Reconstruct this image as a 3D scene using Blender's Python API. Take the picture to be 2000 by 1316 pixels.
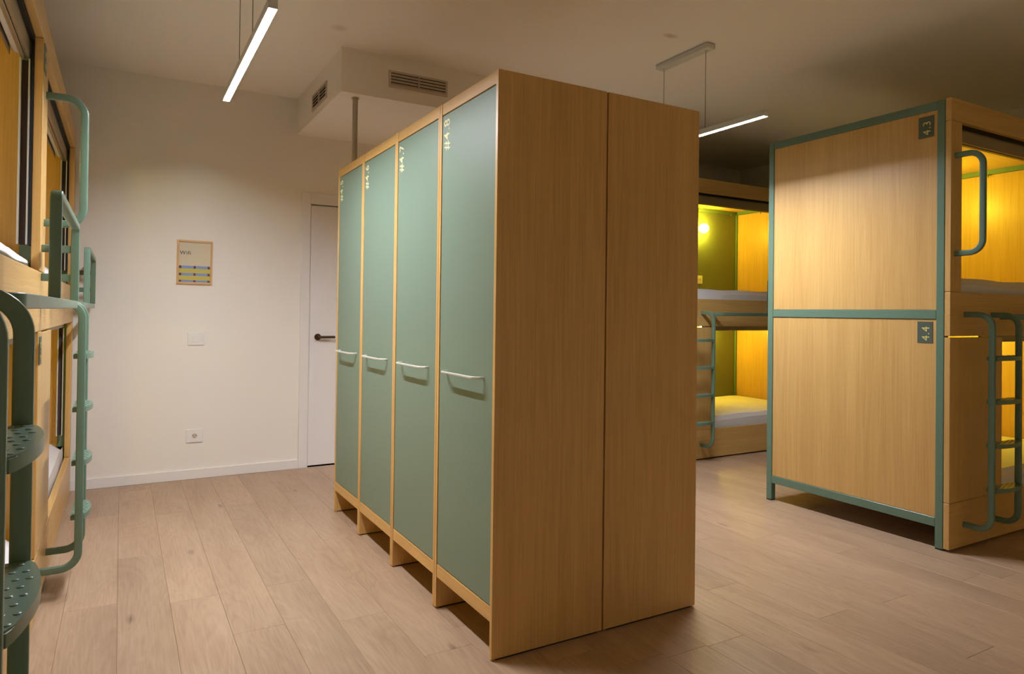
import bpy, bmesh, math, random
from mathutils import Vector, Matrix
random.seed(4)
PI = math.pi
sc = bpy.context.scene
for o in list(bpy.data.objects):
    bpy.data.objects.remove(o)
COL = sc.collection

# ------------------------------------------------------------------ camera
def cam_rows(yaw, pitch, roll):
    cy, sy, cp, sp = math.cos(yaw), math.sin(yaw), math.cos(pitch), math.sin(pitch)
    f = Vector((sy * cp, cy * cp, sp)); r = Vector((cy, -sy, 0)); u = r.cross(f)
    c, s = math.cos(roll), math.sin(roll)
    return c * r + s * u, -s * r + c * u, f
cd = bpy.data.cameras.new('camera'); cam = bpy.data.objects.new('camera', cd); COL.objects.link(cam)
r_, u_, f_ = cam_rows(0.5191, 0.0093, 0.0122)
m = Matrix((r_, u_, -f_)).transposed().to_4x4(); m.translation = Vector((-1.1522, -2.1324, 1.2317))
cam.matrix_world = m
cd.lens = 1336.08 * 36 / 2000; cd.sensor_width = 36; cd.sensor_fit = 'HORIZONTAL'
cd.shift_y = -59.5 / 2000; cd.clip_start = 0.02
sc.camera = cam

# ------------------------------------------------------------------ light and exposure
w = bpy.data.worlds.new('world'); sc.world = w; w.use_nodes = True
w.node_tree.nodes['Background'].inputs[0].default_value = (0, 0, 0, 1)
w.node_tree.nodes['Background'].inputs[1].default_value = 0
STRIP_POWER = 500.0            # radiance of the pendant diffusers
STRIP_COL = (0.97, 1.0, 1.06)
GLOBE_POWER = 165.0             # radiance of the berth globes
GLOBE_COL = (1.0, 0.80, 0.05)
vs = sc.view_settings
vs.view_transform = 'Standard'; vs.look = 'None'; vs.gamma = 1; vs.exposure = 0.0; vs.use_curve_mapping = False

# ------------------------------------------------------------------ materials
def srgb(r, g, b):
    return tuple((c / 255 / 12.92 if c / 255 <= 0.04045 else ((c / 255 + 0.055) / 1.055) ** 2.4) for c in (r, g, b)) + (1,)
def base_mat(name, col, rough=0.5, metal=0.0, spec=0.5):
    m = bpy.data.materials.new(name); m.use_nodes = True
    b = m.node_tree.nodes['Principled BSDF']
    b.inputs['Base Color'].default_value = col; b.inputs['Roughness'].default_value = rough
    b.inputs['Metallic'].default_value = metal; b.inputs['Specular IOR Level'].default_value = spec
    return m, m.node_tree, b
def N(nt, t, **kw):
    n = nt.nodes.new(t)
    for k, v in kw.items(): setattr(n, k, v)
    return n
def plain(name, col, rough=0.5, metal=0.0, spec=0.5, bump=0.0, bscale=200, vary=0.0):
    m, nt, b = base_mat(name, col, rough, metal, spec)
    tc = N(nt, 'ShaderNodeTexCoord')
    nz = N(nt, 'ShaderNodeTexNoise'); nz.inputs['Scale'].default_value = bscale; nz.inputs['Detail'].default_value = 3
    nt.links.new(tc.outputs['Object'], nz.inputs['Vector'])
    if bump:
        bp = N(nt, 'ShaderNodeBump'); bp.inputs['Strength'].default_value = bump; bp.inputs['Distance'].default_value = 0.002
        nt.links.new(nz.outputs['Fac'], bp.inputs['Height']); nt.links.new(bp.outputs['Normal'], b.inputs['Normal'])
    if vary:
        n2 = N(nt, 'ShaderNodeTexNoise'); n2.inputs['Scale'].default_value = 1.3; n2.inputs['Detail'].default_value = 4
        nt.links.new(tc.outputs['Object'], n2.inputs['Vector'])
        mx = N(nt, 'ShaderNodeMix', data_type='RGBA')
        nt.links.new(n2.outputs['Fac'], mx.inputs['Factor'])
        mx.inputs[6].default_value = tuple(c * (1 - vary) for c in col[:3]) + (1,)
        mx.inputs[7].default_value = tuple(min(1, c * (1 + vary)) for c in col[:3]) + (1,)
        nt.links.new(mx.outputs[2], b.inputs['Base Color'])
    return m
def wood(name, axis, light, dark, rough=0.37, scale=1.0, contrast=1.0):
    """oak laminate, grain running along one axis of the thing"""
    m, nt, b = base_mat(name, light, rough)
    tc = N(nt, 'ShaderNodeTexCoord'); oi = N(nt, 'ShaderNodeObjectInfo')
    off = N(nt, 'ShaderNodeVectorMath', operation='SCALE'); off.inputs[0].default_value = (3.7, 5.1, 2.3)
    nt.links.new(oi.outputs['Random'], off.inputs['Scale'])
    ad = N(nt, 'ShaderNodeVectorMath', operation='ADD')
    nt.links.new(tc.outputs['Object'], ad.inputs[0]); nt.links.new(off.outputs[0], ad.inputs[1])
    def mapped(across, along):
        mp = N(nt, 'ShaderNodeMapping'); s = [across * scale] * 3; s['XYZ'.index(axis)] = along * scale
        mp.inputs['Scale'].default_value = s; nt.links.new(ad.outputs[0], mp.inputs['Vector']); return mp
    # broad cathedral bands
    n1 = N(nt, 'ShaderNodeTexNoise'); n1.inputs['Scale'].default_value = 1; n1.inputs['Detail'].default_value = 2; n1.inputs['Distortion'].default_value = 0.6
    nt.links.new(mapped(14, 0.55).outputs[0], n1.inputs['Vector'])
    mu = N(nt, 'ShaderNodeMath', operation='MULTIPLY'); mu.inputs[1].default_value = 5.0
    nt.links.new(n1.outputs['Fac'], mu.inputs[0])
    pp = N(nt, 'ShaderNodeMath', operation='PINGPONG'); pp.inputs[1].default_value = 0.5
    nt.links.new(mu.outputs[0], pp.inputs[0])
    # fine pores
    n2 = N(nt, 'ShaderNodeTexNoise'); n2.inputs['Scale'].default_value = 1; n2.inputs['Detail'].default_value = 5; n2.inputs['Roughness'].default_value = 0.6
    nt.links.new(mapped(190, 3.0).outputs[0], n2.inputs['Vector'])
    n3 = N(nt, 'ShaderNodeTexNoise'); n3.inputs['Scale'].default_value = 1; n3.inputs['Detail'].default_value = 2
    nt.links.new(mapped(5, 0.25).outputs[0], n3.inputs['Vector'])
    a1 = N(nt, 'ShaderNodeMath', operation='MULTIPLY_ADD'); a1.inputs[1].default_value = 0.24 * contrast
    a1.inputs[2].default_value = 0.04; nt.links.new(pp.outputs[0], a1.inputs[0])
    a2 = N(nt, 'ShaderNodeMath', operation='MULTIPLY_ADD'); a2.inputs[1].default_value = 0.65 * contrast
    nt.links.new(n2.outputs['Fac'], a2.inputs[0]); nt.links.new(a1.outputs[0], a2.inputs[2])
    a3 = N(nt, 'ShaderNodeMath', operation='MULTIPLY_ADD'); a3.inputs[1].default_value = 0.40 * contrast
    nt.links.new(n3.outputs['Fac'], a3.inputs[0]); nt.links.new(a2.outputs[0], a3.inputs[2])
    cr = N(nt, 'ShaderNodeValToRGB')
    cr.color_ramp.elements[0].position = 0.42; cr.color_ramp.elements[0].color = light
    cr.color_ramp.elements[1].position = 1.0; cr.color_ramp.elements[1].color = dark
    nt.links.new(a3.outputs[0], cr.inputs['Fac']); nt.links.new(cr.outputs['Color'], b.inputs['Base Color'])
    bp = N(nt, 'ShaderNodeBump'); bp.inputs['Strength'].default_value = 0.12; bp.inputs['Distance'].default_value = 0.001
    nt.links.new(n2.outputs['Fac'], bp.inputs['Height']); nt.links.new(bp.outputs['Normal'], b.inputs['Normal'])
    return m
def floor_wood(name):
    m, nt, b = base_mat(name, srgb(190, 155, 125), 0.42)
    tc = N(nt, 'ShaderNodeTexCoord'); oi = N(nt, 'ShaderNodeObjectInfo')
    off = N(nt, 'ShaderNodeVectorMath', operation='SCALE'); off.inputs[0].default_value = (13.7, 25.1, 0)
    nt.links.new(oi.outputs['Random'], off.inputs['Scale'])
    ad = N(nt, 'ShaderNodeVectorMath', operation='ADD')
    nt.links.new(tc.outputs['Object'], ad.inputs[0]); nt.links.new(off.outputs[0], ad.inputs[1])
    def mapped(sx, sy):
        mp = N(nt, 'ShaderNodeMapping'); mp.inputs['Scale'].default_value = (sx, sy, 1)
        nt.links.new(ad.outputs[0], mp.inputs['Vector']); return mp.outputs[0]
    n1 = N(nt, 'ShaderNodeTexNoise'); n1.inputs['Scale'].default_value = 1; n1.inputs['Detail'].default_value = 2; n1.inputs['Distortion'].default_value = 0.8
    nt.links.new(mapped(8, 1.5), n1.inputs['Vector'])
    mu = N(nt, 'ShaderNodeMath', operation='MULTIPLY'); mu.inputs[1].default_value = 9; nt.links.new(n1.outputs['Fac'], mu.inputs[0])
    pp = N(nt, 'ShaderNodeMath', operation='PINGPONG'); pp.inputs[1].default_value = 0.5; nt.links.new(mu.outputs[0], pp.inputs[0])
    n2 = N(nt, 'ShaderNodeTexNoise'); n2.inputs['Scale'].default_value = 1; n2.inputs['Detail'].default_value = 5
    nt.links.new(mapped(130, 5), n2.inputs['Vector'])
    n4 = N(nt, 'ShaderNodeTexNoise'); n4.inputs['Scale'].default_value = 1; n4.inputs['Detail'].default_value = 3
    nt.links.new(mapped(6, 1.2), n4.inputs['Vector'])
    # knots
    vo = N(nt, 'ShaderNodeTexVoronoi'); vo.inputs['Scale'].default_value = 1
    nt.links.new(mapped(5.2, 1.6), vo.inputs['Vector'])
    kr = N(nt, 'ShaderNodeMapRange'); kr.inputs[1].default_value = 0.0; kr.inputs[2].default_value = 0.10; kr.inputs[3].default_value = 1.35; kr.inputs[4].default_value = 0.0
    nt.links.new(vo.outputs['Distance'], kr.inputs[0])
    sep = N(nt, 'ShaderNodeSeparateColor'); nt.links.new(vo.outputs['Color'], sep.inputs[0])
    gt = N(nt, 'ShaderNodeMath', operation='GREATER_THAN'); gt.inputs[1].default_value = 0.62; nt.links.new(sep.outputs[0], gt.inputs[0])
    kk = N(nt, 'ShaderNodeMath', operation='MULTIPLY'); nt.links.new(kr.outputs[0], kk.inputs[0]); nt.links.new(gt.outputs[0], kk.inputs[1])
    kn = N(nt, 'ShaderNodeMath', operation='MULTIPLY'); nt.links.new(kk.outputs[0], kn.inputs[0]); nt.links.new(n2.outputs['Fac'], kn.inputs[1])
    s1 = N(nt, 'ShaderNodeMath', operation='MULTIPLY_ADD'); s1.inputs[1].default_value = 0.20; s1.inputs[2].default_value = 0; nt.links.new(pp.outputs[0], s1.inputs[0])
    s2 = N(nt, 'ShaderNodeMath', operation='MULTIPLY_ADD'); s2.inputs[1].default_value = 0.45; nt.links.new(n2.outputs['Fac'], s2.inputs[0]); nt.links.new(s1.outputs[0], s2.inputs[2])
    s3 = N(nt, 'ShaderNodeMath', operation='MULTIPLY_ADD'); s3.inputs[1].default_value = 0.55; nt.links.new(n4.outputs['Fac'], s3.inputs[0]); nt.links.new(s2.outputs[0], s3.inputs[2])
    cr = N(nt, 'ShaderNodeValToRGB')
    cr.color_ramp.elements[0].position = 0.32; cr.color_ramp.elements[0].color = srgb(189, 161, 134)
    cr.color_ramp.elements[1].position = 0.92; cr.color_ramp.elements[1].color = srgb(147, 115, 90)
    nt.links.new(s3.outputs[0], cr.inputs['Fac'])
    mk = N(nt, 'ShaderNodeMix', data_type='RGBA'); nt.links.new(kn.outputs[0], mk.inputs['Factor'])
    nt.links.new(cr.outputs['Color'], mk.inputs[6]); mk.inputs[7].default_value = srgb(70, 46, 30)
    hv = N(nt, 'ShaderNodeHueSaturation')
    vr = N(nt, 'ShaderNodeMapRange'); vr.inputs[3].default_value = 0.93; vr.inputs[4].default_value = 1.07; nt.links.new(oi.outputs['Random'], vr.inputs[0])
    nt.links.new(vr.outputs[0], hv.inputs['Value']); nt.links.new(mk.outputs[2], hv.inputs['Color'])
    nt.links.new(hv.outputs['Color'], b.inputs['Base Color'])
    bp = N(nt, 'ShaderNodeBump'); bp.inputs['Strength'].default_value = 0.15; bp.inputs['Distance'].default_value = 0.001
    nt.links.new(n2.outputs['Fac'], bp.inputs['Height']); nt.links.new(bp.outputs['Normal'], b.inputs['Normal'])
    return m
def emit(name, col, power):
    m = bpy.data.materials.new(name); m.use_nodes = True; nt = m.node_tree; nt.nodes.clear()
    e = N(nt, 'ShaderNodeEmission'); e.inputs[0].default_value = col + (1,); e.inputs[1].default_value = power
    o = N(nt, 'ShaderNodeOutputMaterial'); nt.links.new(e.outputs[0], o.inputs[0]); return m

OAK_L, OAK_D = srgb(226, 184, 116), srgb(190, 142, 78)
M = dict(
    oak_v=wood('oak_vertical', 'Z', OAK_L, OAK_D), oak_h=wood('oak_lengthwise', 'X', OAK_L, OAK_D), oak_y=wood('oak_across', 'Y', OAK_L, OAK_D),
    edge=plain('oak_edging', srgb(224, 184, 124), 0.4, vary=0.06),
    floor=floor_wood('floor_oak'), sub=plain('subfloor', srgb(95, 72, 55), 0.9),
    wall=plain('wall_paint', srgb(243, 237, 229), 0.75, spec=0.25, bump=0.06, bscale=90), ceil=plain('ceiling_paint', srgb(245, 239, 230), 0.85, spec=0.2),
    trim=plain('white_lacquer', srgb(238, 234, 232), 0.4),
    door_green=plain('green_laminate', srgb(120, 140, 125), 0.47, spec=0.4, bump=0.03, bscale=500),
    metal_green=plain('green_powder_coat', srgb(105, 132, 115), 0.30, spec=0.5, bump=0.02, bscale=400),
    panel_green=plain('green_back_panel', srgb(112, 120, 96), 0.4),
    alu=plain('satin_aluminium', srgb(222, 222, 220), 0.32, metal=0.35), cass=plain('cassette_aluminium', srgb(168, 152, 128), 0.42, metal=0.6),
    chan=plain('guide_brush', srgb(70, 52, 46), 0.7), black=plain('black_gap', srgb(22, 18, 16), 0.7), dark=plain('dark_grille', srgb(40, 34, 28), 0.8),
    sheet=plain('white_sheet', srgb(228, 224, 226), 0.85, spec=0.15, bump=0.2, bscale=14),
    plate=plain('white_plastic', srgb(238, 236, 234), 0.35), bronze=plain('bronze_handle', srgb(92, 72, 52), 0.35, metal=0.8),
    print_cream=plain('print_cream', srgb(240, 236, 190), 0.5), tag=plain('tag_dark', srgb(88, 98, 88), 0.45),
    paper=plain('poster_paper', srgb(216, 202, 174), 0.6), p_blue=plain('print_blue', srgb(135, 155, 200), 0.6), p_yel=plain('print_yellow', srgb(205, 190, 90), 0.6),
    p_red=plain('print_red', srgb(110, 50, 45), 0.6), p_ink=plain('print_ink', srgb(70, 68, 60), 0.6), frame_oak=plain('poster_frame_oak', srgb(215, 168, 105), 0.45, vary=0.08),
    lampbody=plain('lamp_white', srgb(215, 213, 208), 0.4), cable=plain('cable_grey', srgb(95, 82, 70), 0.5),
    strip=emit('strip_diffuser', STRIP_COL, STRIP_POWER), globe=emit('globe_glass', GLOBE_COL, GLOBE_POWER),
    pipe=plain('grey_pipe', srgb(186, 172, 154), 0.5), vent=plain('vent_white', srgb(205, 190, 172), 0.5),
)

def ceiling_stains(m):
    nt = m.node_tree; b = nt.nodes['Principled BSDF']; tc = N(nt, 'ShaderNodeTexCoord'); col = b.inputs['Base Color'].default_value[:]; prev = None
    for (x, y), sx, sy, k in (((1.645, .915), .055, .030, .5), ((-.07, 1.83), .05, .05, .3)):
        mp = N(nt, 'ShaderNodeMapping'); mp.inputs['Location'].default_value = (-x / sx, -y / sy, 0); mp.inputs['Scale'].default_value = (1 / sx, 1 / sy, 0)
        nt.links.new(tc.outputs['Object'], mp.inputs['Vector'])
        ln = N(nt, 'ShaderNodeVectorMath', operation='LENGTH'); nt.links.new(mp.outputs[0], ln.inputs[0])
        mr = N(nt, 'ShaderNodeMapRange', interpolation_type='SMOOTHSTEP'); mr.inputs[1].default_value = 0.2; mr.inputs[2].default_value = 1.3; mr.inputs[3].default_value = k; mr.inputs[4].default_value = 0
        nt.links.new(ln.outputs['Value'], mr.inputs[0])
        mx = N(nt, 'ShaderNodeMix', data_type='RGBA'); nt.links.new(mr.outputs[0], mx.inputs['Factor'])
        if prev: nt.links.new(prev, mx.inputs[6])
        else: mx.inputs[6].default_value = col
        mx.inputs[7].default_value = srgb(170, 140, 110); prev = mx.outputs[2]
    nt.links.new(prev, b.inputs['Base Color'])
ceiling_stains(M['ceil'])

# ------------------------------------------------------------------ mesh helpers
def obj(name, bm, mat, parent=None, smooth=False):
    me = bpy.data.meshes.new(name); bmesh.ops.recalc_face_normals(bm, faces=bm.faces); bm.to_mesh(me); bm.free()
    me.materials.append(M[mat] if isinstance(mat, str) else mat)
    if smooth:
        for p in me.polygons: p.use_smooth = True
        me.set_sharp_from_angle(angle=math.radians(38))
    o = bpy.data.objects.new(name, me); COL.objects.link(o)
    if parent: o.parent = parent
    return o
def add_box(bm, x0, x1, y0, y1, z0, z1, bev=0.0):
    t = bmesh.new()
    v = [t.verts.new((x, y, z)) for x in (x0, x1) for y in (y0, y1) for z in (z0, z1)]
    for f in ((0, 1, 3, 2), (4, 6, 7, 5), (0, 4, 5, 1), (2, 3, 7, 6), (0, 2, 6, 4), (1, 5, 7, 3)): t.faces.new([v[i] for i in f])
    if bev: bmesh.ops.bevel(t, geom=t.edges[:], offset=bev, segments=1, affect='EDGES')
    merge(bm, t); return bm
def merge(bm, t):
    me = bpy.data.meshes.new('tmp'); t.to_mesh(me); t.free(); bm.from_mesh(me); bpy.data.meshes.remove(me)
def box(name, b, mat, parent=None, bev=0.0015):
    return obj(name, add_box(bmesh.new(), *b, bev=bev), mat, parent)
def rrect(w, t, r, n=3):
    pts = []
    for cx, cy, a0 in ((w / 2 - r, t / 2 - r, 0), (-w / 2 + r, t / 2 - r, PI / 2), (-w / 2 + r, -t / 2 + r, PI), (w / 2 - r, -t / 2 + r, 1.5 * PI)):
        for i in range(n + 1):
            a = a0 + PI / 2 * i / n; pts.append((cx + r * math.cos(a), cy + r * math.sin(a)))
    return pts
def fillet(pts, r, n=7, closed=False):
    out = []; L = len(pts)
    for i, p in enumerate(pts):
        if not closed and i in (0, L - 1): out.append(Vector(p)); continue
        p = Vector(p); a = Vector(pts[i - 1]); c = Vector(pts[(i + 1) % L])
        d1 = (a - p).normalized(); d2 = (c - p).normalized(); rr = r[i] if isinstance(r, (list, tuple)) else r
        ang = d1.angle(d2); k = min(rr / math.tan(ang / 2), (a - p).length * .49, (c - p).length * .49); rad = k * math.tan(ang / 2)
        cen = p + (d1 + d2).normalized() * (rad / math.sin(ang / 2)); s = p + d1 * k - cen; e = p + d2 * k - cen
        tot = s.angle(e)
        for j in range(n + 1):
            f = j / n; out.append(cen + (s * math.sin((1 - f) * tot) + e * math.sin(f * tot)) / math.sin(tot))
    return out
def add_sweep(bm, pts, normal, w, t, r=0.005, fil=0.0, closed=False, nseg=7):
    """planar path swept with a rounded rectangle: w in the plane, t along the plane's normal"""
    n = Vector(normal).normalized(); path = fillet(pts, fil, nseg, closed) if fil else [Vector(p) for p in pts]
    cs = rrect(w, t, r); rings = []; L = len(path)
    for i, p in enumerate(path):
        if closed: a, c = path[i - 1], path[(i + 1) % L]
        else: a, c = path[max(i - 1, 0)], path[min(i + 1, L - 1)]
        t1 = (p - a); t2 = (c - p)
        T = ((t1.normalized() if t1.length > 1e-9 else Vector()) + (t2.normalized() if t2.length > 1e-9 else Vector())).normalized()
        s = n.cross(T).normalized(); k = 1.0
        if t1.length > 1e-9 and t2.length > 1e-9: k = 1 / max(0.5, math.cos(t1.angle(t2) / 2))
        rings.append([bm.verts.new(p + s * (x * k) + n * y) for x, y in cs])
    m = len(cs)
    for i in range(L if closed else L - 1):
        A, B = rings[i], rings[(i + 1) % L]
        for j in range(m): bm.faces.new((A[j], A[(j + 1) % m], B[(j + 1) % m], B[j]))
    if not closed: bm.faces.new(rings[0]); bm.faces.new(rings[-1][::-1])
    return bm
def add_lathe(bm, prof, base, axis='Z', n=24):
    """profile of (radius, height) turned about an axis"""
    rings = []
    for r, h in prof:
        ring = []
        for i in range(n):
            a = 2 * PI * i / n; c, s = r * math.cos(a), r * math.sin(a)
            q = {'Z': (c, s, h), 'Y': (c, h, s), 'X': (h, c, s)}[axis]
            ring.append(bm.verts.new(Vector(base) + Vector(q)))
        rings.append(ring)
    for A, B in zip(rings, rings[1:]):
        for i in range(n): bm.faces.new((A[i], A[(i + 1) % n], B[(i + 1) % n], B[i]))
    bm.faces.new(rings[0]); bm.faces.new(rings[-1][::-1]); return bm
def text_mesh(body, size, bold=0.0):
    cu = bpy.data.curves.new('lettering', 'FONT'); cu.body = body; cu.size = size; cu.extrude = 0.0004; cu.resolution_u = 4; cu.offset = bold; cu.space_character = 1.12
    cu.align_x = 'LEFT'; cu.align_y = 'BOTTOM_BASELINE'
    o = bpy.data.objects.new('lettering', cu); COL.objects.link(o); dg = bpy.context.evaluated_depsgraph_get(); dg.update()
    me = bpy.data.meshes.new_from_object(o.evaluated_get(dg)); bpy.data.objects.remove(o); bpy.data.curves.remove(cu); return me
def lettering(name, body, size, origin, right, up, mat, parent, stretch=1.0, bold=0.0):
    me = text_mesh(body, size, bold); R = Vector(right); U = Vector(up); n = R.cross(U)
    for v in me.vertices: v.co = Vector(origin) + R * (v.co.x * stretch) + U * v.co.y + n * v.co.z
    me.materials.clear(); me.materials.append(M[mat]); me.update()
    o = bpy.data.objects.new(name, me); COL.objects.link(o); o.parent = parent; return o
def tag(o, label=None, cat=None, group=None, kind=None):
    for k, v in (('label', label), ('category', cat), ('group', group), ('kind', kind)):
        if v: o[k] = v
    return o
def thing(name, label, cat, loc=(0, 0, 0), rz=0, group=None):
    o = bpy.data.objects.new(name, None); COL.objects.link(o); o.location = loc; o.rotation_euler = (0, 0, rz); o.empty_display_size = 0.1
    return tag(o, label, cat, group)
def struct(name, bm, mat, label=None):
    o = obj(name, bm, mat); return tag(o, label, None, None, 'structure')

# ------------------------------------------------------------------ room shell
XL, XR, YF, YB, ZC = -2.66, 4.94, -2.50, 3.334, 2.882
floor = struct('floor', add_box(bmesh.new(), XL, XR, YF, YB, -0.12, -0.012), 'sub', 'pale oak laminate plank floor')
P0, PW, PL = -1.147, 0.191, 1.41
ends = {-1: 1.167, 0: 1.742, 1: 1.065, 2: 0.644, 3: 1.06, 4: 1.973, 12: 0.097, 13: -0.33, 14: -0.795, 15: -0.36, 16: 0.486, 18: -0.39}
plank_mesh = {}
c0 = math.floor((XL - P0) / PW); c1 = math.ceil((XR - P0) / PW)
for c in range(c0, c1):
    xa, xb = max(P0 + c * PW, XL), min(P0 + (c + 1) * PW, XR)
    e = ends.get(c, random.uniform(0, PL)); e -= math.ceil((e - YF) / PL) * PL
    while e < YB:
        ya, yb = max(e, YF), min(e + PL, YB)
        if yb - ya > 0.02 and xb - xa > 0.01:
            key = (round(xb - xa, 4), round(yb - ya, 4))
            if key not in plank_mesh:
                hw, hl = (xb - xa) / 2 - .0002, (yb - ya) / 2 - .0002; t = bmesh.new(); ch = .0011
                add_box(t, -hw, hw, -hl, hl, -.012, 0)
                top = [ed for ed in t.edges if all(abs(v.co.z) < 1e-6 for v in ed.verts)]
                bmesh.ops.bevel(t, geom=top, offset=ch, segments=1, affect='EDGES')
                me = bpy.data.meshes.new('plank'); bmesh.ops.recalc_face_normals(t, faces=t.faces); t.to_mesh(me); t.free(); me.materials.append(M['floor']); plank_mesh[key] = me
            o = bpy.data.objects.new('plank', plank_mesh[key]); COL.objects.link(o); o.parent = floor
            o.location = ((xa + xb) / 2, (ya + yb) / 2, 0)
        e += PL
struct('ceiling', add_box(bmesh.new(), XL - .12, XR + .12, YF - .12, YB + .14, ZC, ZC + .12), 'ceil')
DX0, DX1, DZ = 0.128, 0.975, 2.072       # door opening
b = bmesh.new()
add_box(b, XL - .12, DX0, YB, YB + .12, -.12, ZC); add_box(b, DX1, XR + .12, YB, YB + .12, -.12, ZC); add_box(b, DX0, DX1, YB, YB + .12, DZ, ZC)
struct('wall_back', b, 'wall')
struct('wall_left', add_box(bmesh.new(), XL - .12, XL, YF, YB, -.12, ZC), 'wall')
struct('wall_right', add_box(bmesh.new(), XR, XR + .12, YF, YB, -.12, ZC), 'wall')
struct('wall_front', add_box(bmesh.new(), XL - .12, XR + .12, YF - .12, YF, -.12, ZC), 'wall')
# dropped air-conditioning box in the ceiling
SX0, SX1, SY0, SZ = 0.02, 1.55, 2.10, 2.602
struct('ceiling_soffit', add_box(bmesh.new(), SX0, SX1, SY0, YB, SZ, ZC), 'ceil', 'dropped plaster box under the ceiling above the lockers')
# baseboard on the back wall, left of the door
struct('baseboard_back', add_box(bmesh.new(), -1.45, 0.062, YB - .013, YB, 0, .07, bev=.002), 'trim')
# door with casing
door = tag(box('door_1', (DX0 + .012, DX1 - .012, YB + .012, YB + .052, .008, DZ - .008), 'trim', bev=.002), 'plain white door with a bronze lever handle behind the lockers', None, None, 'structure')
cs = bmesh.new(); add_box(cs, DX0 - .066, DX0 + .002, YB - .014, YB, 0, DZ + .085, bev=.002)
obj('casing', cs, 'trim', door)
cs = bmesh.new(); add_box(cs, DX1 - .002, DX1 + .066, YB - .014, YB, 0, DZ + .085, bev=.002)
obj('casing', cs, 'trim', door)
cs = bmesh.new(); add_box(cs, DX0 + .002, DX1 - .002, YB - .0145, YB, DZ - .002, DZ + .085, bev=.002)
obj('casing', cs, 'trim', door)
cs = bmesh.new(); add_box(cs, DX0, DX0 + .009, YB, YB + .11, 0, DZ); obj('jamb', cs, 'trim', door)
cs = bmesh.new(); add_box(cs, DX1 - .009, DX1, YB, YB + .11, 0, DZ); obj('jamb', cs, 'trim', door)
hx, hz, hy = 0.205, 1.022, YB + .012
hb = bmesh.new(); add_lathe(hb, ((.026, 0), (.026, -.008), (.024, -.010)), (hx, hy, hz), 'Y', 28); ro = obj('rosette', hb, 'bronze', door, True)
hb = bmesh.new(); add_lathe(hb, ((.010, -.009), (.010, -.045)), (hx, hy, hz), 'Y', 16)
add_sweep(hb, [(hx, hy - .030, hz), (hx, hy - .048, hz), (hx + .125, hy - .048, hz)], (0, 0, 1), .020, .020, .0098, fil=.012)
obj('lever', hb, 'bronze', door, True)

# ------------------------------------------------------------------ lockers
def locker(label, y0, y1, xf, sgn, number=None):
    """front plane at x = xf, body extends in direction sgn * +x"""
    t = thing('locker', label, 'locker', (xf, y0, 0), 0, 'tall oak lockers in two rows back to back')
    W, D, H, T = y1 - y0 - .002, .484, 2.10, .018
    def bx(name, d0, d1, ya, yb, z0, z1, mat, parent=t, bev=.0012):
        a, c = sorted((sgn * d0, sgn * d1)); return box(name, (a, c, ya, yb, z0, z1), mat, parent, bev)
    for ya in (0, W - T):
        bx('side_panel', .0, D, ya, ya + T, .006, H, 'oak_v')
        bx('foot_glide', .02, D - .02, ya + .004, ya + T - .004, 0, .006, 'black', bev=0)
    bx('top_panel', .02, D, T, W - T, H - .02, H - .001, 'oak_y')
    bx('bottom_panel', .02, D - .012, T, W - T, .15, .168, 'oak_y')
    bx('back_panel', D - .012, D, T, W - T, .12, H - .02, 'oak_v')
    bx('header_rail', .002, .02, T + .001, W - T - .001, 2.052, H - .0005, 'oak_y')
    bx('plinth_rail', .002, .02, T + .001, W - T - .001, .132, .186, 'oak_y')
    bx('shelf', .03, D - .014, T + .001, W - T - .001, 1.70, 1.718, 'oak_y')
    ya, yb, z0, z1 = T + .003, W - T - .003, .189, 2.048
    d = bx('door', .003, .021, ya, yb, z0, z1, 'door_green', bev=.0015)
    hb = bmesh.new(); c = W / 2; hl = .162; s = -sgn
    x0, x1 = sgn * .004, sgn * .004 + s * .036
    add_sweep(hb, [(x0, c + hl, .992), (x0 + s * .014, c + hl, .992), (x1, c + hl - .03, .992), (x1, c - hl + .03, .992), (x0 + s * .014, c - hl, .992), (x0, c - hl, .992)], (0, 0, 1), .009, .010, .003, fil=.008, nseg=4)
    obj('handle', hb, 'alu', d, True)
    if number:
        lettering('locker_number', '#' + number, .076, (.0026, yb - .068, 1.898), (0, 0, 1), (0, 1, 0), 'print_cream', d, 0.86, .0005)
    return t
dv = [0.0, 0.5119, 1.0357, 1.5643, 2.0611]
for k, num in enumerate(('4.8', '4.7', '4.6', '4.5')):
    locker(('nearest', 'second nearest', 'third nearest', 'farthest')[k] + ' of the green-doored oak lockers, numbered #' + num, dv[k], dv[k + 1], 0.0, 1, num)
for k, num in enumerate(('4.8', '4.7', '4.6', '4.5')):
    locker(('nearest', 'second nearest', 'third nearest', 'farthest')[k] + ' oak locker of the rear row, backing onto locker #' + num, dv[k], dv[k + 1], 0.975, -1)

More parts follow.
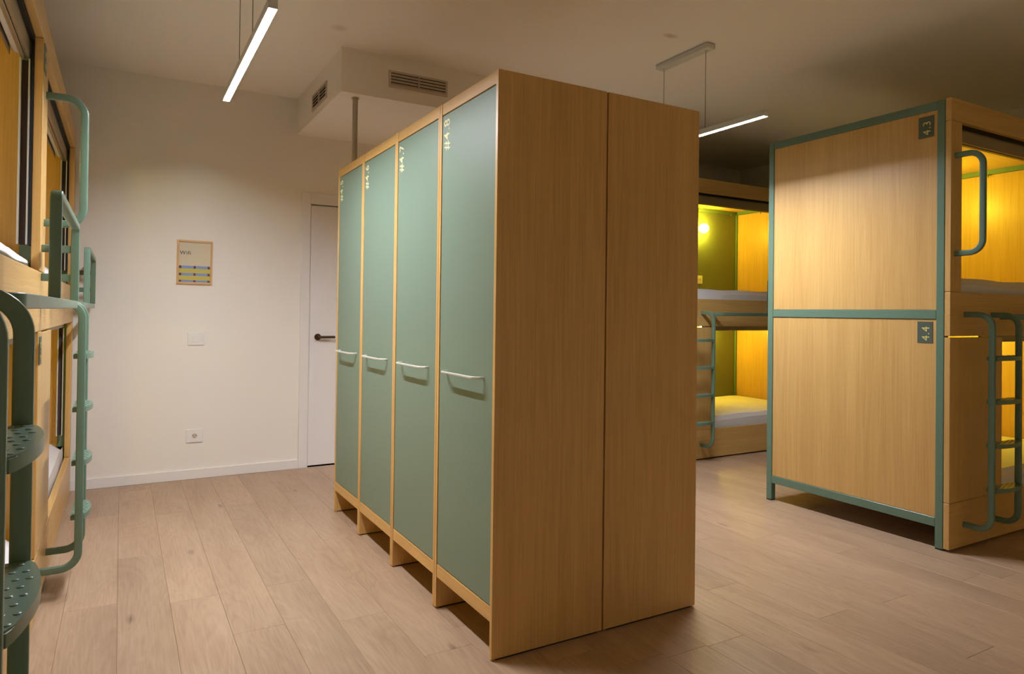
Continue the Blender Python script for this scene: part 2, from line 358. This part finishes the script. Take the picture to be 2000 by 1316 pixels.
# ------------------------------------------------------------------ bunk beds
BL, BD, BH = 2.10, 1.173, 2.40
def mattress(name, label, parent_loc, rz, z0, z1, seed, BL):
    rnd = random.Random(seed); bm = bmesh.new()
    x0, x1, y0, y1 = .055, BL - .055, .046, BD - .055
    nx, ny, nz = 40, 20, 6; g = {}
    def P(i, j, k):
        if (i, j, k) in g: return g[(i, j, k)]
        x = x0 + (x1 - x0) * i / nx; y = y0 + (y1 - y0) * j / ny; z = z0 + (z1 - z0) * k / nz
        # round the upper edges
        r = .045
        ex = min(x - x0, x1 - x); ey = min(y - y0, y1 - y); ez = z1 - z
        e = min(ex, ey)
        if k == nz and e < r: z -= r - math.sqrt(max(0, r * r - (r - e) ** 2))
        bul = math.sin(PI * k / nz) * .008
        if j == 0: y -= bul + .004 * math.sin(9 * x + seed) * math.sin(PI * k / nz)
        if j == ny: y += bul * .4
        if k == nz: z += .006 * math.sin(3.1 * x + seed) * math.sin(5 * y + seed * .7) + .003 * math.sin(14 * x + 6 * y)
        if j == 0 and 0 < k < nz: z += .006 * math.sin(5 * x + k + seed)
        v = bm.verts.new((x, y, z)); g[(i, j, k)] = v; return v
    for i in range(nx):
        for j in range(ny):
            bm.faces.new((P(i, j, nz), P(i + 1, j, nz), P(i + 1, j + 1, nz), P(i, j + 1, nz))); bm.faces.new((P(i, j, 0), P(i, j + 1, 0), P(i + 1, j + 1, 0), P(i + 1, j, 0)))
        for k in range(nz):
            bm.faces.new((P(i, 0, k), P(i + 1, 0, k), P(i + 1, 0, k + 1), P(i, 0, k + 1))); bm.faces.new((P(i, ny, k), P(i, ny, k + 1), P(i + 1, ny, k + 1), P(i + 1, ny, k)))
    for j in range(ny):
        for k in range(nz):
            bm.faces.new((P(0, j, k), P(0, j, k + 1), P(0, j + 1, k + 1), P(0, j + 1, k))); bm.faces.new((P(nx, j, k), P(nx, j + 1, k), P(nx, j + 1, k + 1), P(nx, j, k + 1)))
    o = obj(name, bm, 'sheet', None, True); o.location = parent_loc; o.rotation_euler = (0, 0, rz)
    return tag(o, label, 'mattress', 'sheeted mattresses in the bunk berths')

def bunk(label, loc, rz, lad, lamp_mat='globe', end_tags=None, post_tags=None, L=2.10, span=.275, pw=.535):
    t = thing('bunk_bed', label, 'bunk bed', loc, rz, 'enclosed two-berth bunk beds')
    Y0, Y1 = .03, BD
    S = .042                                            # steel tube
    # --- steel end frames with wood panels
    for e, xa in ((0, 0.0), (1, L - S)):
        for ya in (Y0 + .002, Y1 - S):
            box('frame_post', (xa, xa + S, ya, ya + S, .006, BH - .002), 'metal_green', t, .003)
            box('foot_pad', (xa + .002, xa + S - .002, ya + .002, ya + S - .002, 0, .006), 'black', t, 0)
        for z0, z1 in ((.117, .166), (1.226, 1.275), (2.353, BH - .002)):
            box('frame_rail', (xa + .0005, xa + S - .0005, Y0 + S + .001, Y1 - S - .001, z0, z1), 'metal_green', t, .002)
        for z0, z1 in ((.167, 1.225), (1.276, 2.352)):
            pa = (xa + .006, xa + .024) if e == 0 else (xa + S - .024, xa + S - .006)
            box('end_panel', (pa[0], pa[1], Y0 + S + .002, Y1 - S - .001, z0, z1), 'oak_v', t, .001)
    # --- back rails and green back panels
    for z0, z1 in ((.117, .166), (1.226, 1.275), (2.353, BH - .002)):
        box('back_rail', (S, L - S, Y1 - S, Y1 - .001, z0, z1), 'metal_green', t, .002)
    for z0, z1 in ((.167, 1.225), (1.276, 2.352)):
        box('back_panel', (S + .001, L - S - .001, Y1 - .024, Y1 - .006, z0, z1), 'panel_green', t, .001)
    box('roof_panel', (S + .001, L - S - .001, Y0 + .002, Y1 - S - .001, 2.388, 2.397), 'oak_h', t, .001)
    for z, yb in ((.150, Y0 + .003), (1.160, .12)): box('bed_base', (S + .001, L - S - .001, yb, Y1 - S - .001, z, z + .018), 'oak_h', t, .001)
    # --- wooden front
    box('fascia_board', (0, L, 0, Y0, 2.281, BH), 'oak_h', t, .002)
    box('bed_front_board', (0, L, 0, Y0, 1.137, 1.370), 'oak_h', t, .002)
    box('bed_front_board', (0, L, 0, Y0, .012, .254), 'oak_h', t, .002)
    for xa in (0, L - .105): box('front_post', (xa, xa + .105, 0, Y0, 1.372, 2.279), 'oak_v', t, .002)
    box('closed_front_panel', (0, pw, 0, Y0, .256, 1.129), 'oak_v', t, .002)
    box('front_post', (L - .105, L, 0, Y0, .256, 1.135), 'oak_v', t, .002)
    # --- roller blind cassettes and side guides
    for zt, zb, x0 in ((2.276, 1.472, .108), (1.186, .40, pw + .003)):
        x1 = L - .108
        bm = bmesh.new(); add_box(bm, x0 - .03, x1 + .03, .046, .058, zt - .082, zt - .012, .001); add_box(bm, x0 - .03, x1 + .03, .110, .114, zt - .072, zt - .012, .001)
        add_box(bm, x0 - .03, x1 + .03, .046, .114, zt - .016, zt - .008, .001); obj('blind_cassette', bm, 'cass', t)
        bm = bmesh.new(); add_lathe(bm, ((.022, x0 - .02), (.022, x1 + .02)), (0, .084, zt - .044), 'X', 20); obj('rolled_blind', bm, 'sheet', t, True)
        bm = bmesh.new(); add_box(bm, x0 + .001, x1 - .001, .060, .074, zt - .088, zt - .064, .002); obj('blind_bar', bm, 'cass', t)
        box('cassette_gap_shade', (x0 - .03, x1 + .03, .0305, .114, zt - .0105, zt + .016), 'black', t, 0)  # added black filler: shade of the gap, stops globe light leaking over the cassette
        if zt > 2: box('guide_gap_shade', (x1 + .0035, L - S - .001, .0305, .0415, zb, zt - .011), 'black', t, 0)  # added black strip for the gap's shade, covers the globe-lit frame post
        for s, xe in ((1, x0), (-1, x1)):
            if zt < 2 and s == 1: continue
            g0, g1 = sorted((xe - s * .020, xe + s * .012)); gm = bmesh.new()
            add_box(gm, g0, g1, .0425, .047, zb, zt - .09, 0); add_box(gm, g0 - (.004 if s < 0 else 0), g1 + (.004 if s > 0 else 0), .070, .076, zb, zt - .09, 0); obj('blind_guide', gm, 'alu', t)
            a, c = sorted((xe - s * .020, xe - s * .014)); gm = bmesh.new(); add_box(gm, a, c, .046, .072, zb, zt - .09); obj('guide_channel', gm, 'chan', t)
    # --- reading globe and socket in each berth
    for zl, zs in ((2.16, 1.615), (1.075, .60)):
        yw = Y1 - .024
        bm = bmesh.new(); add_lathe(bm, ((.034, 0), (.034, -.018), (.030, -.022), (.018, -.024), (.018, -.04)), (1.49, yw, zl), 'Y', 24); lb = obj('reading_lamp', bm, 'metal_green', t, True)
        bm = bmesh.new(); bmesh.ops.create_uvsphere(bm, u_segments=24, v_segments=14, radius=.05, matrix=Matrix.Translation((1.49, yw - .083, zl))); obj('globe', bm, lamp_mat, lb, True)
        so = box('socket_plate', (1.47, 1.55, yw - .010, yw, zs - .043, zs + .043), 'plate', t, .003)
        bm = bmesh.new(); add_lathe(bm, ((.020, -.0105), (.020, -.0125), (.016, -.0125), (.016, -.0108)), (1.51, yw, zs), 'Y', 20); obj('socket_well', bm, 'plate', so, True)
        bm = bmesh.new()
        for dx in (-.008, .008): add_lathe(bm, ((.0026, -.0124), (.0026, -.0132)), (1.51 + dx, yw, zs), 'Y', 10)
        obj('pin_holes', bm, 'black', so)
    # --- curtain ring bolts on the inner rails
    for xx, yy in ((L - S - .006, .36), (L - S - .006, .80), (S + .006, .5)):
        bm = bmesh.new(); add_lathe(bm, ((.007, 0), (.007, -.012), (.003, -.016), (.003, -.024)), (xx, yy, 2.353), 'Z', 12); obj('ring_bolt', bm, 'metal_green', t, True)
    for xx in (.4, L - S - .10):
        bm = bmesh.new(); add_lathe(bm, ((.007, 0), (.007, -.012), (.003, -.016), (.003, -.024)), (xx, Y1 - S - .006, 2.353), 'Z', 12); obj('ring_bolt', bm, 'metal_green', t, True)
    # --- ladder
    LP, RW, RT = .150, .030, .020
    xr = (lad, lad + span)
    for x in xr:
        bm = bmesh.new(); yo = -LP + RW / 2
        add_sweep(bm, [(x, 0, 1.252), (x, yo, 1.252), (x, yo, .130), (x, 0, .130)], (1, 0, 0), RW, RT, .005, fil=.085, nseg=10); obj('ladder_rail', bm, 'metal_green', t, True)
    for z in (1.035, .808, .580, .350):
        xa, xb = xr[0] + RT / 2, xr[1] - RT / 2; bm = bmesh.new(); pts = []
        yb, yf = -LP + RW + .016, -LP - .002
        pts = [(xa, yb), (xa, yf)]
        for i in range(1, 16):
            f = i / 16; pts.append((xa + (xb - xa) * f, yf - .024 * math.sin(PI * f) ** .8))
        pts += [(xb, yf), (xb, yb)]
        top = [bm.verts.new((x, y, z)) for x, y in pts]; bot = [bm.verts.new((x, y, z - .022)) for x, y in pts]
        bm.faces.new(top); bm.faces.new(bot[::-1])
        for i in range(len(pts)): j = (i + 1) % len(pts); bm.faces.new((top[i], bot[i], bot[j], top[j]))
        bmesh.ops.bevel(bm, geom=[e for e in bm.edges if all(abs(v.co.z - z) < 1e-6 for v in e.verts)], offset=.003, segments=2, affect='EDGES')
        st = obj('ladder_step', bm, 'metal_green', t, True)
        bm = bmesh.new()
        for i in range(8):
            f = (i + .6) / 8.2
            for j in range(4):
                x = xa + (xb - xa) * f; y = yb - .010 - .018 * j - (.008 if i % 2 else 0)
                if y < yf - .024 * math.sin(PI * f) ** .8 + .008: continue
                add_lathe(bm, ((.0058, z - .0005), (.0050, z + .0012), (.0025, z + .0021)), (x, y, 0), 'Z', 8)
        obj('grip_dimples', bm, 'metal_green', st, True)['kind'] = 'stuff'
    # --- grab handle on the upper left post
    bm = bmesh.new(); x = .04; yo = -LP + RW / 2
    add_sweep(bm, [(x, 0, 2.095), (x, yo, 2.095), (x, yo, 1.575), (x, 0, 1.575)], (1, 0, 0), RW, RT, .006, fil=.085, nseg=10); obj('grab_handle', bm, 'metal_green', t, True)
    # --- guard rail of the upper berth
    GY = -.112; G0, G1, GU = lad + span + .10, L - .05, L - 1.0
    bm = bmesh.new(); add_sweep(bm, [(G0, 0, 1.243), (G0, GY, 1.243), (G1, GY, 1.243), (G1, 0, 1.243)], (0, 0, 1), .026, .030, .004, fil=.04); g = obj('guard_rail', bm, 'metal_green', t, True)
    bm = bmesh.new(); add_sweep(bm, [(GU, GY, 1.258), (GU, GY, 1.555), (G1 - .01, GY, 1.555), (G1 - .01, GY, 1.258)], (0, 1, 0), .022, .030, .004, fil=.022, nseg=4); obj('guard_hoop', bm, 'metal_green', g, True)
    for z in (1.464, 1.350):
        bm = bmesh.new(); add_box(bm, G1 - .016, G1 - .004, GY + .014, 0, z - .015, z + .015, .002); obj('guard_end_bar', bm, 'metal_green', g)
    # --- number tags
    for (num, z) in end_tags or ():
        p = box('number_tag', (.0036, .0062, .092, .174, z - .058, z + .058), 'tag', t, .0005)
        lettering('tag_number', num, .058, (.0033, .110, z - .046), (0, 0, 1), (0, 1, 0), 'p_yel_tag', p, 1.0, 0.0)
    for (num, z) in post_tags or ():
        p = box('number_tag', (L - .096, L - .016, -.0025, .0005, z - .055, z + .055), 'tag', t, .0005)
        lettering('tag_number', num, .058, (L - .036, -.0029, z - .042), (0, 0, 1), (-1, 0, 0), 'p_yel_tag', p)
    return t
M['p_yel_tag'] = plain('tag_print', srgb(226, 214, 130), 0.5)
M['globe_dim'] = emit('globe_glass_dim', GLOBE_COL, GLOBE_POWER * .62)
XA, XB = -1.428, -1.430
bunks = [
    ('right', 'bunk bed with oak end panels tagged 4.3 and 4.4, nearest on the right', (2.64, -.150, 0), 0, .14, 'globe', [('4.3', 2.272), ('4.4', 1.154)], None, 2.10, .275, .535),
    ('far', 'bunk bed against the back wall, seen between the lockers and the tagged bunk', (2.75, 2.126, 0), 0, .12, 'globe', None, None, 2.10, .275, .535),
    ('near', 'bunk bed on the left with its ladder nearest the camera', (XA, -1.17, 0), PI / 2, .13, 'globe_dim', None, [('4.5', 2.21), ('4.6', 1.06)], 2.36, .315, .60),
    ('back', 'bunk bed on the left standing against the back wall by the wifi poster', (XB, 1.19, 0), PI / 2, .12, 'globe_dim', None, None, 2.10, .275, .47)]
where = dict(right='the bunk tagged 4.3 and 4.4', far='the bunk behind the lockers', near='the left bunk nearest the camera', back='the left bunk touching the back wall')
for i, (k, lab, loc, rz, lad, lm, et, pt, L, span, pw) in enumerate(bunks):
    bunk(lab, loc, rz, lad, lm, et, pt, L, span, pw)
    mattress('mattress', 'white sheeted mattress in the lower berth of ' + where[k], loc, rz, .170, .350, 1 + i * 2, L)
    mattress('mattress', 'white sheeted mattress in the upper berth of ' + where[k], loc, rz, 1.180, 1.458, 2 + i * 2, L)

# ------------------------------------------------------------------ pendant strip lights
def pendant(label, x, yc, z):
    t = thing('pendant_light', label, 'pendant light', (x, yc, 0), 0, 'white linear pendant lights')
    hl, W, Hh, wl = .637, .034, .034, .002
    bm = bmesh.new()
    add_box(bm, -W / 2, -W / 2 + wl, -hl, hl, z, z + Hh); add_box(bm, W / 2 - wl, W / 2, -hl, hl, z, z + Hh); add_box(bm, -W / 2 + wl, W / 2 - wl, -hl, hl, z + Hh - wl, z + Hh)
    obj('housing', bm, 'lampbody', t)
    box('diffuser', (-W / 2 + wl + .0005, W / 2 - wl - .0005, -hl + .004, hl - .004, z + .009, z + .013), 'strip', t, 0)
    for s in (-1, 1): box('end_cap', (-W / 2, W / 2, min(s * hl, s * (hl + .003)), max(s * hl, s * (hl + .003)), z, z + Hh), 'lampbody', t, .0005)
    c = box('canopy', (-.034, .034, -.228, .228, ZC - .034, ZC - .002), 'lampbody', t, .002)
    for s in (-1, 1):
        bm = bmesh.new(); add_lathe(bm, ((.0035, ZC - .034), (.0035, ZC - .0375)), (0, s * .145, 0), 'Z', 12); obj('screw', bm, 'alu', c)
        bm = bmesh.new(); add_lathe(bm, ((.006, ZC - .034), (.006, ZC - .042), (.0016, ZC - .046)), (0, s * .185, 0), 'Z', 12); obj('cable_gland', bm, 'alu', c)
        bm = bmesh.new(); add_lathe(bm, ((.0016, z + Hh), (.0016, ZC - .04)), (0, s * .185, 0), 'Z', 8); obj('cable', bm, 'cable', t, True)
    return t
pendant('lit linear pendant light over the left aisle in front of the green lockers', -.69, 1.09, 2.325)
pendant('lit linear pendant light hanging from a ceiling canopy right of the lockers', 1.925, 1.09, 2.335)

# ------------------------------------------------------------------ air vents, pipe, wall things
def vent(label, loc, rz, w, h):
    t = thing('air_vent', label, 'air vent', loc, rz, 'louvred air vents in the dropped ceiling box')
    e = .014
    for b4 in ((-w / 2 - e, w / 2 + e, h / 2, h / 2 + e), (-w / 2 - e, w / 2 + e, -h / 2 - e, -h / 2), (-w / 2 - e, -w / 2, -h / 2, h / 2), (w / 2, w / 2 + e, -h / 2, h / 2)):
        box('frame_strip', (b4[0], b4[1], -.008, 0, b4[2], b4[3]), 'vent', t, .001)
    box('duct_back', (-w / 2, w / 2, -.0015, 0, -h / 2, h / 2), 'dark', t, 0)
    box('centre_bar', (-.003, .003, -.012, -.0015, -h / 2, h / 2), 'vent', t, 0)
    for k in range(4):
        zc = -h / 2 + h * (k + .42) / 4; bm = bmesh.new()
        q = [bm.verts.new(p) for p in ((-w / 2, -.011, zc - .009), (w / 2, -.011, zc - .009), (w / 2, -.002, zc + .007), (-w / 2, -.002, zc + .007), (-w / 2, -.009, zc - .010), (w / 2, -.009, zc - .010), (w / 2, -.0015, zc + .005), (-w / 2, -.0015, zc + .005))]
        for f in ((0, 1, 2, 3), (4, 7, 6, 5), (0, 4, 5, 1), (3, 2, 6, 7), (0, 3, 7, 4), (1, 5, 6, 2)): bm.faces.new([q[i] for i in f])
        obj('louvre', bm, 'vent', t)
    return t
vent('wide louvred air vent on the front of the dropped ceiling box', (.534, SY0, 2.738), 0, .386, .080)
vent('louvred air vent on the left side of the dropped ceiling box', (SX0, 2.638, 2.710), -PI / 2, .365, .088)
t = thing('conduit_pipe', 'grey vertical pipe dropping from the ceiling box behind the lockers', 'pipe', (.135, 2.185, 0))
bm = bmesh.new(); add_lathe(bm, ((.017, 0), (.017, SZ)), (0, 0, 0), 'Z', 20); obj('pipe', bm, 'pipe', t, True)
bm = bmesh.new(); add_lathe(bm, ((.024, SZ - .008), (.022, SZ)), (0, 0, 0), 'Z', 20); obj('collar', bm, 'pipe', t, True)

yw = YB
# poster
px, pz, pw, ph = -.692, 1.569, .236, .318
t = thing('wifi_poster', 'framed wifi poster with blue and yellow stripes on the back wall', 'poster', (px, yw, pz)); t.rotation_euler = (0, math.radians(.4), 0)
fw, fd = .013, .016
box('frame_side', (-pw / 2, -pw / 2 + fw, -fd, 0, -ph / 2, ph / 2), 'frame_oak', t, .0015); box('frame_side', (pw / 2 - fw, pw / 2, -fd, 0, -ph / 2, ph / 2), 'frame_oak', t, .0015)
box('frame_side', (-pw / 2 + fw, pw / 2 - fw, -fd, 0, ph / 2 - fw, ph / 2), 'frame_oak', t, .0015); box('frame_side', (-pw / 2 + fw, pw / 2 - fw, -fd, 0, -ph / 2, -ph / 2 + fw), 'frame_oak', t, .0015)
iw, ih = pw - 2 * fw, ph - 2 * fw
pp_ = box('paper', (-iw / 2, iw / 2, -.006, -.001, -ih / 2, ih / 2), 'paper', t, 0)
def zf(f): return ih / 2 - f * ih
for f0, f1 in ((.585, .655), (.765, .83), (.94, .99)): box('blue_stripe', (-iw / 2, iw / 2, -.0064, -.0058, zf(f1), zf(f0)), 'p_blue', pp_, 0)
for f0, f1 in ((.655, .765), (.83, .94)): box('yellow_stripe', (-iw / 2, iw / 2, -.0064, -.0058, zf(f1), zf(f0)), 'p_yel', pp_, 0)
for f0, f1 in ((.585, .655), (.765, .83), (.94, .99)):
    for fx in (.05, .5, .945): box('red_square', (-iw / 2 + fx * iw - .007, -iw / 2 + fx * iw + .007, -.0067, -.006, zf(f1), zf(f0)), 'p_red', pp_, 0)
lettering('wifi_word', 'Wifi', .038, (-iw / 2 + .005, -.0066, zf(.31)), (1, 0, 0), (0, 0, 1), 'p_ink', pp_, 1.0, .0003)
# light switch
t = thing('light_switch', 'white light switch plate below the wifi poster', 'light switch', (-.676, yw, 1.015))
box('plate', (-.056, .056, -.009, 0, -.047, .047), 'plate', t, .003); box('rocker', (-.026, .020, -.0125, -.008, -.024, .026), 'plate', t, .0015)
# power socket
t = thing('wall_socket', 'white power socket low on the back wall', 'socket', (-.676, yw, .3115))
pl = box('plate', (-.056, .056, -.009, 0, -.049, .049), 'plate', t, .003)
bm = bmesh.new(); n = 28
prof = [(.0215, -.0086), (.0215, -.0115), (.0185, -.0115), (.0178, -.0089)]; add_lathe(bm, prof, (0, 0, 0), 'Y', n); obj('socket_ring', bm, 'plate', pl, True)
bm = bmesh.new(); add_lathe(bm, ((.0176, -.0086), (.0174, -.0095)), (0, 0, 0), 'Y', n); obj('socket_well', bm, 'vent', pl, True)
bm = bmesh.new()
for dx, dz in ((-.0095, .002), (.0095, .002), (0, -.011)): add_lathe(bm, ((.003, -.0094), (.003, -.0102)), (dx, 0, dz), 'Y', 10)
obj('pin_holes', bm, 'black', pl)
